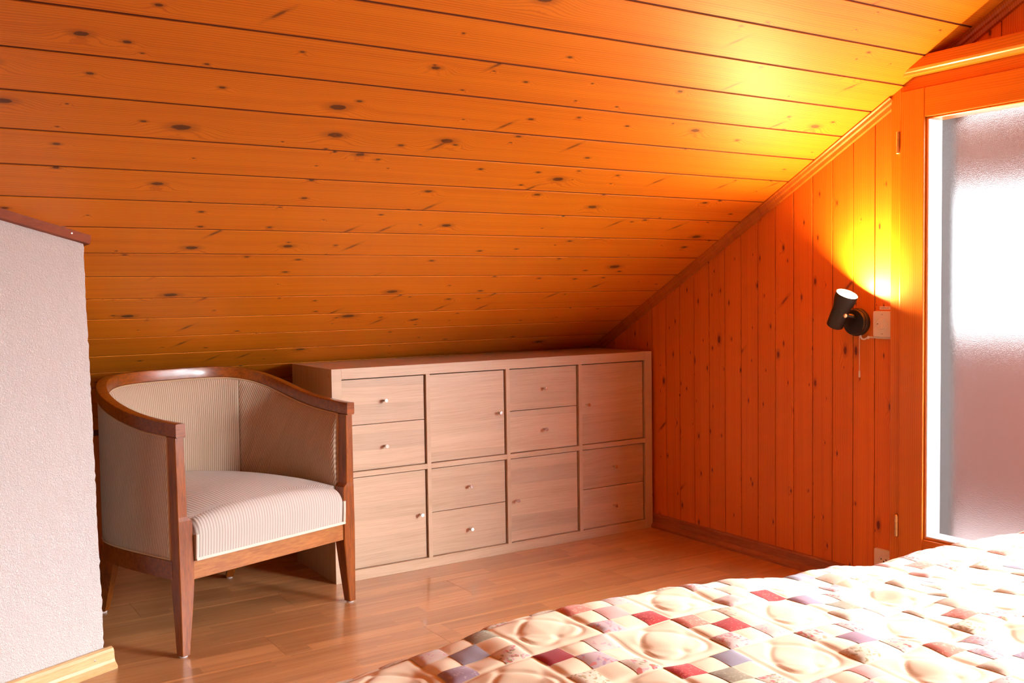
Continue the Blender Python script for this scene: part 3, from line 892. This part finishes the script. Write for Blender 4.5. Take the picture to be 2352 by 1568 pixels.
# ------------------------------------------------------------------ wall lamp, switch, socket
lamp = tag(empty('wall_lamp', (0.0, -1.060, 0.908)), 'small black spot lamp switched on, mounted on the pine wall', 'wall lamp')
def LP(o):
    o.parent = lamp; o.matrix_parent_inverse = Matrix.Translation(-Vector(lamp.location)); return o
LP(lathe('base', [(0.0001, 0.0), (0.046, 0.0), (0.047, 0.002), (0.047, 0.016), (0.0455, 0.018), (0.0440, 0.0185), (0.0440, 0.026), (0.0425, 0.029), (0.0395, 0.030), (0.0385, 0.0292), (0.0001, 0.0292)], M_black2, None, 40, axis_matrix((0, -1.060, 0.908), (-1, 0, 0))))
op = Vector((-0.085, -1.0795, 1.0050)); bt = Vector((-0.078, -1.0215, 0.8955))
axl = (op - bt).length; ax = (op - bt).normalized()
Mh = axis_matrix(bt, ax)
shade = LP(lathe('shade', [(0.0001, -0.001), (0.024, -0.001), (0.0275, 0.002), (0.0282, 0.006), (0.0285, 0.066), (0.0295, 0.074), (0.0345, 0.093), (0.0365, 0.104), (0.0370, axl), (0.0352, axl), (0.0345, axl - 0.004), (0.0325, 0.093), (0.027, 0.072), (0.0001, 0.070)], M_black, None, 36, Mh))
LP(lathe('bulb', [(0.0001, 0.074), (0.022, 0.074), (0.0295, 0.092), (0.0318, axl - 0.016), (0.0295, axl - 0.010), (0.020, axl - 0.007), (0.0001, axl - 0.006)], M_bulb, None, 28, Mh))
arm0 = bt + ax * 0.045
LP(tube('swivel_arm', [arm0 + Vector((0.010, -0.012, -0.002)), arm0 + Vector((0.030, -0.030, -0.006)), Vector((-0.024, -1.062, 0.921))], 0.0075, M_black, None, 10))
LP(lathe('swivel_nut', [(0.0001, 0.0), (0.0065, 0.0), (0.007, 0.002), (0.007, 0.007), (0.0045, 0.0085), (0.0045, 0.011), (0.0001, 0.0115)], M_brass, None, 12, axis_matrix(arm0 + Vector((-0.006, -0.028, -0.004)), (-0.5, -0.86, 0.1))))
LP(tube('pull_cord', [(-0.012, -1.0715, 0.868), (-0.012, -1.0718, 0.80), (-0.012, -1.0720, 0.742)], 0.0011, M_cable, None, 6))
LP(lathe('cord_pull', [(0.0001, 0), (0.0028, 0.001), (0.0034, 0.004), (0.0030, 0.020), (0.0020, 0.0235), (0.0001, 0.024)], M_white, None, 12, Matrix.Translation((-0.012, -1.0720, 0.720))))
cb = [(-0.010, -1.0745, 0.866), (-0.009, -1.0745, 0.858), (-0.007, -1.078, 0.852), (-0.004, -1.086, 0.8505), (-0.0035, -1.094, 0.8545), (-0.0035, -1.103, 0.8585), (-0.0035, -1.118, 0.8582), (-0.0035, -1.140, 0.8572), (-0.0035, -1.170, 0.857), (-0.0035, -1.196, 0.857)]
LP(tube('cable', cb, 0.0032, M_cable, None, 8))
LP(box('cable_clip', -0.008, -0.0002, -1.1045, -1.0995, 0.852, 0.8625, M_cable, None, 0.001))

# a second lamp of the same kind on the plaster wall (it lights the left of the room)
lamp2 = tag(empty('wall_lamp', A0 + dirw * 1.5 + nw * 0.003 + Vector((0, 0, 0.90)), R(115.2)), 'black spot lamp switched on, mounted on the rough white plaster wall', 'wall lamp')
for ch_ in list(lamp.children):
    if ch_.name.split('.')[0] in ('cable', 'cable_clip'): continue
    c2 = ch_.copy(); COL.objects.link(c2); c2.parent = lamp2

def rounded_plate(name, y0, y1, z0, z1, th, rad, mat, parent=None):
    pts = []
    for cy, cz, a0 in ((y1 - rad, z1 - rad, 0), (y0 + rad, z1 - rad, 90), (y0 + rad, z0 + rad, 180), (y1 - rad, z0 + rad, 270)):
        for k in range(6):
            a = R(a0 + k * 18); pts.append((cy + rad * math.cos(a), cz + rad * math.sin(a)))
    my, mz = (y0 + y1) / 2, (z0 + z1) / 2
    rings = []
    for x, sc in ((0.0, 1.0), (-th + 0.0015, 1.0), (-th, 0.965)):
        rings.append([Vector((x, my + (p[0] - my) * sc, mz + (p[1] - mz) * sc)) for p in pts])
    return loft(name, rings, mat, parent, smooth=True)

sw = tag(empty('light_switch', (0, -1.159, 0.9025)), 'cream light switch plate beside the lamp, half behind the door frame', 'light switch')
def SW(o, root):
    o.parent = root; o.matrix_parent_inverse = Matrix.Translation(-Vector(root.location)); return o
SW(rounded_plate('plate', -1.1965, -1.1235, 0.8605, 0.9465, 0.009, 0.006, M_white), sw)
SW(lathe('bezel', [(0.0001, 0.0), (0.0215, 0.0), (0.0215, 0.0015), (0.020, 0.0025), (0.0185, 0.0018), (0.0001, 0.0018)], M_white, None, 30, axis_matrix((-0.0089, -1.160, 0.9035), (-1, 0, 0))), sw)
rk = prism('rocker', [(-0.0125, -0.0105), (0.0125, -0.0105), (0.0125, -0.0135), (0.0, -0.0120), (-0.0125, -0.0165)], 'Y', -0.0055, 0.0055, M_white)
rk.data.transform(Matrix(((0, 0, 0, 0), (0, 1, 0, 0), (0, 0, 0, 0), (0, 0, 0, 1))) if False else Matrix(((0, 0, 1, 0), (0, 1, 0, 0), (1, 0, 0, 0), (0, 0, 0, 1))))
rk.location = (0.0, -1.161, 0.9035); SW(rk, sw)
SW(lathe('screw_hole', [(0.0001, 0), (0.0018, 0), (0.0018, 0.0006), (0.0001, 0.0006)], M_dark, None, 10, axis_matrix((-0.0108, -1.1435, 0.9035), (-1, 0, 0))), sw)
def text(name, body, size, loc, mat, parent):
    cu = bpy.data.curves.new(name, 'FONT'); cu.body = body; cu.size = size; cu.align_x = 'LEFT'; cu.extrude = 0.00008
    tmp = bpy.data.objects.new(name, cu)
    COL.objects.link(tmp)
    dg = bpy.context.evaluated_depsgraph_get()
    me = bpy.data.meshes.new_from_object(tmp.evaluated_get(dg))
    bpy.data.objects.remove(tmp)
    me.materials.clear(); me.materials.append(mat)
    o = link_mesh(name, me)
    o.matrix_world = Matrix.Translation(loc) @ Matrix(((0, 0, -1, 0), (-1, 0, 0, 0), (0, 1, 0, 0), (0, 0, 0, 1)))
    o.parent = parent
    o.matrix_parent_inverse = Matrix.Translation(-Vector(parent.location))
    return o
text('print', 'CA', 0.0055, Vector((-0.0092, -1.1555, 0.9335)), M_ink, sw)
text('print', 'UA', 0.0055, Vector((-0.0092, -1.1555, 0.8690)), M_ink, sw)
lb = tag(box('label_strip', -0.0012, -0.0001, -1.188, -1.1440, 0.9510, 0.9620, M_label), 'tiny printed paper label above the cream light switch', 'label')
text('print', 'CHEMLUX', 0.0072, Vector((-0.0013, -1.1462, 0.9540)), M_ink, lb)

so = tag(empty('power_socket', (0, -1.164, 0.112)), 'cream wall socket with round holes low on the pine wall', 'socket')
SW(rounded_plate('plate', -1.1965, -1.1310, 0.070, 0.1485, 0.010, 0.005, M_white), so)
SW(lathe('recess', [(0.0001, 0.0), (0.0190, 0.0), (0.0190, 0.0012), (0.0180, 0.0016), (0.0172, 0.0004), (0.0001, 0.0004)], M_white, None, 26, axis_matrix((-0.0098, -1.1700, 0.1120), (-1, 0, 0))), so)
for dy, dz in ((0.0095, 0.004), (-0.0095, 0.004), (0.0, -0.003)):
    SW(lathe('pin_hole', [(0.0001, 0), (0.0024, 0), (0.0024, 0.0007), (0.0001, 0.0007)], M_dark, None, 10, axis_matrix((-0.0102, -1.1700 + dy, 0.1120 + dz), (-1, 0, 0))), so)

# ------------------------------------------------------------------ bed and quilt
bed = tag(empty('bed', (-1.55, -2.9, 0)), 'bed below the patchwork quilt', 'bed')
def BD(o):
    o.parent = bed; o.matrix_parent_inverse = Matrix.Translation(-Vector(bed.location)); return o
BX0, BX1, BY0, BY1 = -2.58, -0.52, -3.75, -2.09
BD(box('frame', BX0, BX1, BY0, BY1, 0.10, 0.30, M_frame_h, None, 0.01))
BD(box('mattress', BX0 + 0.02, BX1 - 0.02, BY0 + 0.02, BY1, 0.30, 0.45, M_braid, None, 0.03, 3))
for x in (BX0 + 0.08, BX1 - 0.08):
    for y in (BY0 + 0.08, BY1 - 0.08):
        BD(box('leg', x - 0.04, x + 0.04, y - 0.04, y + 0.04, 0.0, 0.10, M_frame, None, 0.004))
M_cream = cloth('cream_cotton', (0.95, 0.83, 0.57), None, fine=0.04)
Y0Q = -2.06
hx = [-2.75, -2.45, -2.313, -2.242, -2.175, -2.103, -2.028, -1.949, -1.865, -1.719, -1.621, -1.516, -1.427, -1.38, -1.314, -1.22, -1.113, -1.029, -0.879, -0.714, -0.5]
hz_ = [0.507, 0.507, 0.509, 0.514, 0.521, 0.532, 0.540, 0.542, 0.539, 0.533, 0.529, 0.515, 0.505, 0.508, 0.504, 0.489, 0.490, 0.493, 0.489, 0.482, 0.478]
rg = np.random.default_rng(11)
wav = [(rg.uniform(6, 22), rg.uniform(-22, 22), rg.uniform(0, 6.28), rg.uniform(0.3, 1.0)) for _ in range(10)]
wr = [(rg.uniform(25, 70), rg.uniform(-70, 70), rg.uniform(0, 6.28)) for _ in range(16)]
PB = 0.125                              # block size
BXO, BTO = -2.020, 0.045                # centre of a heart block in (x, t)
def blocks(x, t):
    """block indices and local coordinates in [-1,1]; b points along +t (towards -Y)"""
    i = np.floor((x - BXO) / PB + 0.5); j = np.floor((t - BTO) / PB + 0.5)
    return i, j, ((x - BXO) / PB - i) * 2, ((t - BTO) / PB - j) * 2
def heart_d(a, b):
    X = a / 0.66; Y = (b + 0.10) / 0.66
    r2 = X * X + Y * Y - 1
    f = r2 ** 3 - X * X * Y ** 3
    gx = 6 * X * r2 ** 2 - 2 * X * Y ** 3; gy = 6 * Y * r2 ** 2 - 3 * X * X * Y * Y
    return f / (np.sqrt(gx * gx + gy * gy) + 0.06) * 0.66
def relief(x, t):
    i, j, a, b = blocks(x, t)
    heart = ((i + j) % 2) == 0
    d = heart_d(a, b)
    eb = np.minimum(1 - np.abs(a), 1 - np.abs(b))
    border = -0.0016 * np.exp(-(eb / 0.07) ** 2)
    hh = 0.0012 * np.clip(-d / 0.2, 0, 1) ** 0.6 - 0.0016 * np.exp(-(d / 0.042) ** 2) + 0.0008 * np.clip(d / 0.2, 0, 1) ** 0.6
    ca = (a * 1.5 + 1.5) % 1.0; cb_ = (b * 1.5 + 1.5) % 1.0
    pu = 0.0018 * np.sqrt(np.clip(np.sin(math.pi * ca) * np.sin(math.pi * cb_), 0, 1)) + 0.001
    return np.where(heart, hh, pu) + border
def hq(x, t):
    he = np.interp(x, hx, hz_)
    tt = np.clip(t, 0, None)
    base = 0.512 + (he - 0.512) * np.exp(-(tt / 0.30) ** 2)
    und = 0
    for (kx, ky, ph, am) in wav: und = und + am * np.sin(kx * x + ky * t + ph)
    wrk = 0
    for (kx, ky, ph) in wr: wrk = wrk + np.sin(kx * x + ky * t + ph)
    fade = np.clip(t / 0.12, 0.15, 1)
    return base + 0.0010 * und * fade + 0.0004 * wrk + relief(x, t)
RQ = 0.055
def quilt(x, t, lift=0.0):
    """point of the quilt for cloth coordinates x and t (t>0 on top, t<0 over the edge)"""
    h = hq(x, t) + lift
    y = np.where(t >= 0, Y0Q - t, 0); z = h.copy()
    ang = np.clip(-t / RQ, 0, math.pi / 2); rel = h - hq(x, np.zeros_like(t))
    hb = np.interp(x, hx, hz_) + 0.004
    down = np.clip(-t - RQ * math.pi / 2, 0, None)
    rr = RQ + (h - np.interp(x, hx, hz_))
    ye = Y0Q + rr * np.sin(ang); ze = np.interp(x, hx, hz_) - RQ + rr * np.cos(ang) - down
    return np.stack([x, np.where(t >= 0, y, ye), np.where(t >= 0, z, ze)], -1)
qx = np.arange(-2.60, -0.499, 0.0036); qt = np.concatenate([np.arange(-0.34, -0.1, 0.02), np.arange(-0.1, 0.80, 0.0036), np.arange(0.80, 0.95, 0.01), np.arange(0.95, 1.70, 0.03)])
GX, GT = np.meshgrid(qx, qt, indexing='ij')
Pq = quilt(GX, GT).reshape(-1, 3)
na, nt_ = len(qx), len(qt)
ii, jj = np.meshgrid(np.arange(na - 1), np.arange(nt_ - 1), indexing='ij')
a_ = (ii * nt_ + jj).ravel()
Fq = np.stack([a_, a_ + 1, a_ + nt_ + 1, a_ + nt_], -1)
me = bpy.data.meshes.new('quilt')
me.vertices.add(len(Pq)); me.vertices.foreach_set('co', Pq.ravel())
me.loops.add(Fq.size); me.loops.foreach_set('vertex_index', Fq.ravel().astype(np.int32))
me.polygons.add(len(Fq)); me.polygons.foreach_set('loop_start', np.arange(0, Fq.size, 4, dtype=np.int32))
me.update(calc_edges=True); me.validate()
me.polygons.foreach_set('use_smooth', np.ones(len(Fq), dtype=bool))
me.materials.append(M_cream)
q_o = link_mesh('quilt', me)
if me.polygons[len(Fq) // 2].normal.z < 0: me.flip_normals()
tag(q_o, 'cream patchwork quilt with stitched hearts and small coloured squares covering the bed', 'quilt')
PAL = dict(
    red=cloth('patch_red', (0.42, 0.004, 0.010), None), redp=cloth('patch_red_print', (0.62, 0.035, 0.030), [(0.78, 0.16, 0.10)], 190),
    coral=cloth('patch_coral', (0.80, 0.26, 0.17), [(0.86, 0.45, 0.32)], 170), pink=cloth('patch_pink', (0.86, 0.52, 0.45), None),
    rose=cloth('patch_rose_print', (0.84, 0.66, 0.58), [(0.62, 0.12, 0.12), (0.60, 0.30, 0.34)], 120),
    lilac=cloth('patch_lilac', (0.42, 0.30, 0.38), [(0.52, 0.42, 0.46)], 160), plum=cloth('patch_plum', (0.46, 0.27, 0.34), None),
    blue=cloth('patch_blue_grey', (0.40, 0.38, 0.46), None), sage=cloth('patch_sage', (0.36, 0.31, 0.19), [(0.44, 0.40, 0.27)], 190),
    flor=cloth('patch_floral_red', (0.82, 0.71, 0.54), [(0.60, 0.06, 0.05), (0.30, 0.26, 0.10), (0.62, 0.32, 0.36)], 75),
    twig=cloth('patch_floral_green', (0.84, 0.74, 0.54), [(0.34, 0.27, 0.10), (0.55, 0.34, 0.16)], 100),
    mauve=cloth('patch_mauve_print', (0.66, 0.50, 0.50), [(0.40, 0.24, 0.32), (0.74, 0.20, 0.16)], 90),
    pale=cloth('patch_pale_print', (0.84, 0.70, 0.60), [(0.66, 0.40, 0.44)], 110), ivory=cloth('patch_ivory', (0.80, 0.70, 0.52), [(0.62, 0.52, 0.32)], 150))
# known patches: (block i, block j, column, row) -> cloth; row grows towards the room's middle (-Y)
KNOWN = {(0, 1, -1, -1): 'red', (0, 1, 0, 0): 'mauve', (0, 1, 1, -1): 'pale', (0, 1, 1, 1): 'flor', (0, 1, -1, 1): 'twig',
         (1, 0, 1, 1): 'redp', (1, 0, 0, 0): 'pink', (1, 0, -1, 1): 'mauve', (1, 0, -1, -1): 'coral', (1, 0, 1, -1): 'pale',
         (1, 2, -1, -1): 'redp', (1, 2, 0, 0): 'sage', (1, 2, 1, -1): 'blue', (1, 2, 1, 1): 'flor', (1, 2, -1, 1): 'rose',
         (2, 1, 0, 0): 'redp', (2, 1, -1, -1): 'coral', (2, 1, 1, -1): 'twig', (2, 1, -1, 1): 'rose', (2, 1, 1, 1): 'pale',
         (-1, 0, 0, 0): 'blue', (-1, 0, 1, 1): 'flor', (-1, 0, 1, -1): 'sage', (-1, 0, -1, 1): 'lilac', (-1, 2, -1, -1): 'red', (-1, 2, 0, 0): 'redp',
         (0, 3, 0, 0): 'flor', (3, 0, 1, 1): 'redp', (3, 0, 0, 0): 'ivory', (3, 2, 0, 0): 'plum', (3, 2, -1, -1): 'flor', (3, 2, -1, 1): 'twig', (3, 2, 1, 1): 'flor',
         (4, 1, 0, 0): 'sage', (4, 1, -1, -1): 'plum', (3, 4, 0, 0): 'coral', (4, 3, -1, -1): 'coral', (4, 3, 0, 0): 'mauve', (4, 3, 1, 1): 'lilac'}
random.seed(21)
names = ['flor', 'twig', 'pale', 'rose', 'ivory', 'ivory', 'pale', 'twig', 'flor', 'pale', 'rose', 'ivory', 'pink', 'blue', 'mauve', 'coral', 'twig', 'pale']
def on_screen(p, m=170):
    d = Vector(p) - CAM_POS; zz = d.dot(c_fwd)
    if zz < 0.1: return False
    X = 1176 + 2286.5 * d.dot(c_right) / zz; Y = 784 - 2286.5 * d.dot(c_up) / zz
    return -m < X < 2352 + m and -m < Y < 1568 + m
cnt = 0
for j in range(-1, 9):
    for i in range(-5, 13):
        if (i + j) % 2 == 0: continue
        for (ca_, rb_) in ((-1, -1), (1, -1), (0, 0), (-1, 1), (1, 1)):
            xc = BXO + i * PB + ca_ * PB / 3; tc = BTO + j * PB + rb_ * PB / 3
            nm = KNOWN.get((i, j, ca_, rb_)) or random.choice(names)
            if xc < -2.55 or xc > -0.55 or tc < -0.12: continue
            if not on_screen(quilt(np.array([xc]), np.array([tc]))[0]): continue
            g_ = np.linspace(-PB / 6, PB / 6, 8)
            X_, T_ = np.meshgrid(xc + g_, tc + g_, indexing='ij')
            Pp = quilt(X_, T_, 0.0009).reshape(-1, 3)
            F = [(p_ * 8 + q_, p_ * 8 + q_ + 1, p_ * 8 + q_ + 9, p_ * 8 + q_ + 8) for p_ in range(7) for q_ in range(7)]
            o = mesh_obj('patch', Pp, F, PAL[nm], q_o, True)
            if o.data.polygons[0].normal.z < 0: o.data.flip_normals()
            cnt += 1
print('PATCHES', cnt)

# ------------------------------------------------------------------ outdoors behind the frosted glass
tag(box('balcony_floor', 0.14, 1.6, -5.0, 1.5, -0.10, 0.02, M_terrace), 'grey balcony slab outside the frosted balcony door', 'balcony')
tag(box('balcony_parapet', 1.15, 1.25, -2.2, 1.5, 0.02, 0.86, M_parapet, None, 0.01), 'pinkish balcony parapet seen blurred through the frosted glass', 'parapet')
tag(box('roof_overhang', 0.75, 1.35, -1.9, 1.5, 1.40, 1.72, M_soffit, None, 0.01), 'brown wooden eaves beam seen blurred through the frosted glass', 'eaves')
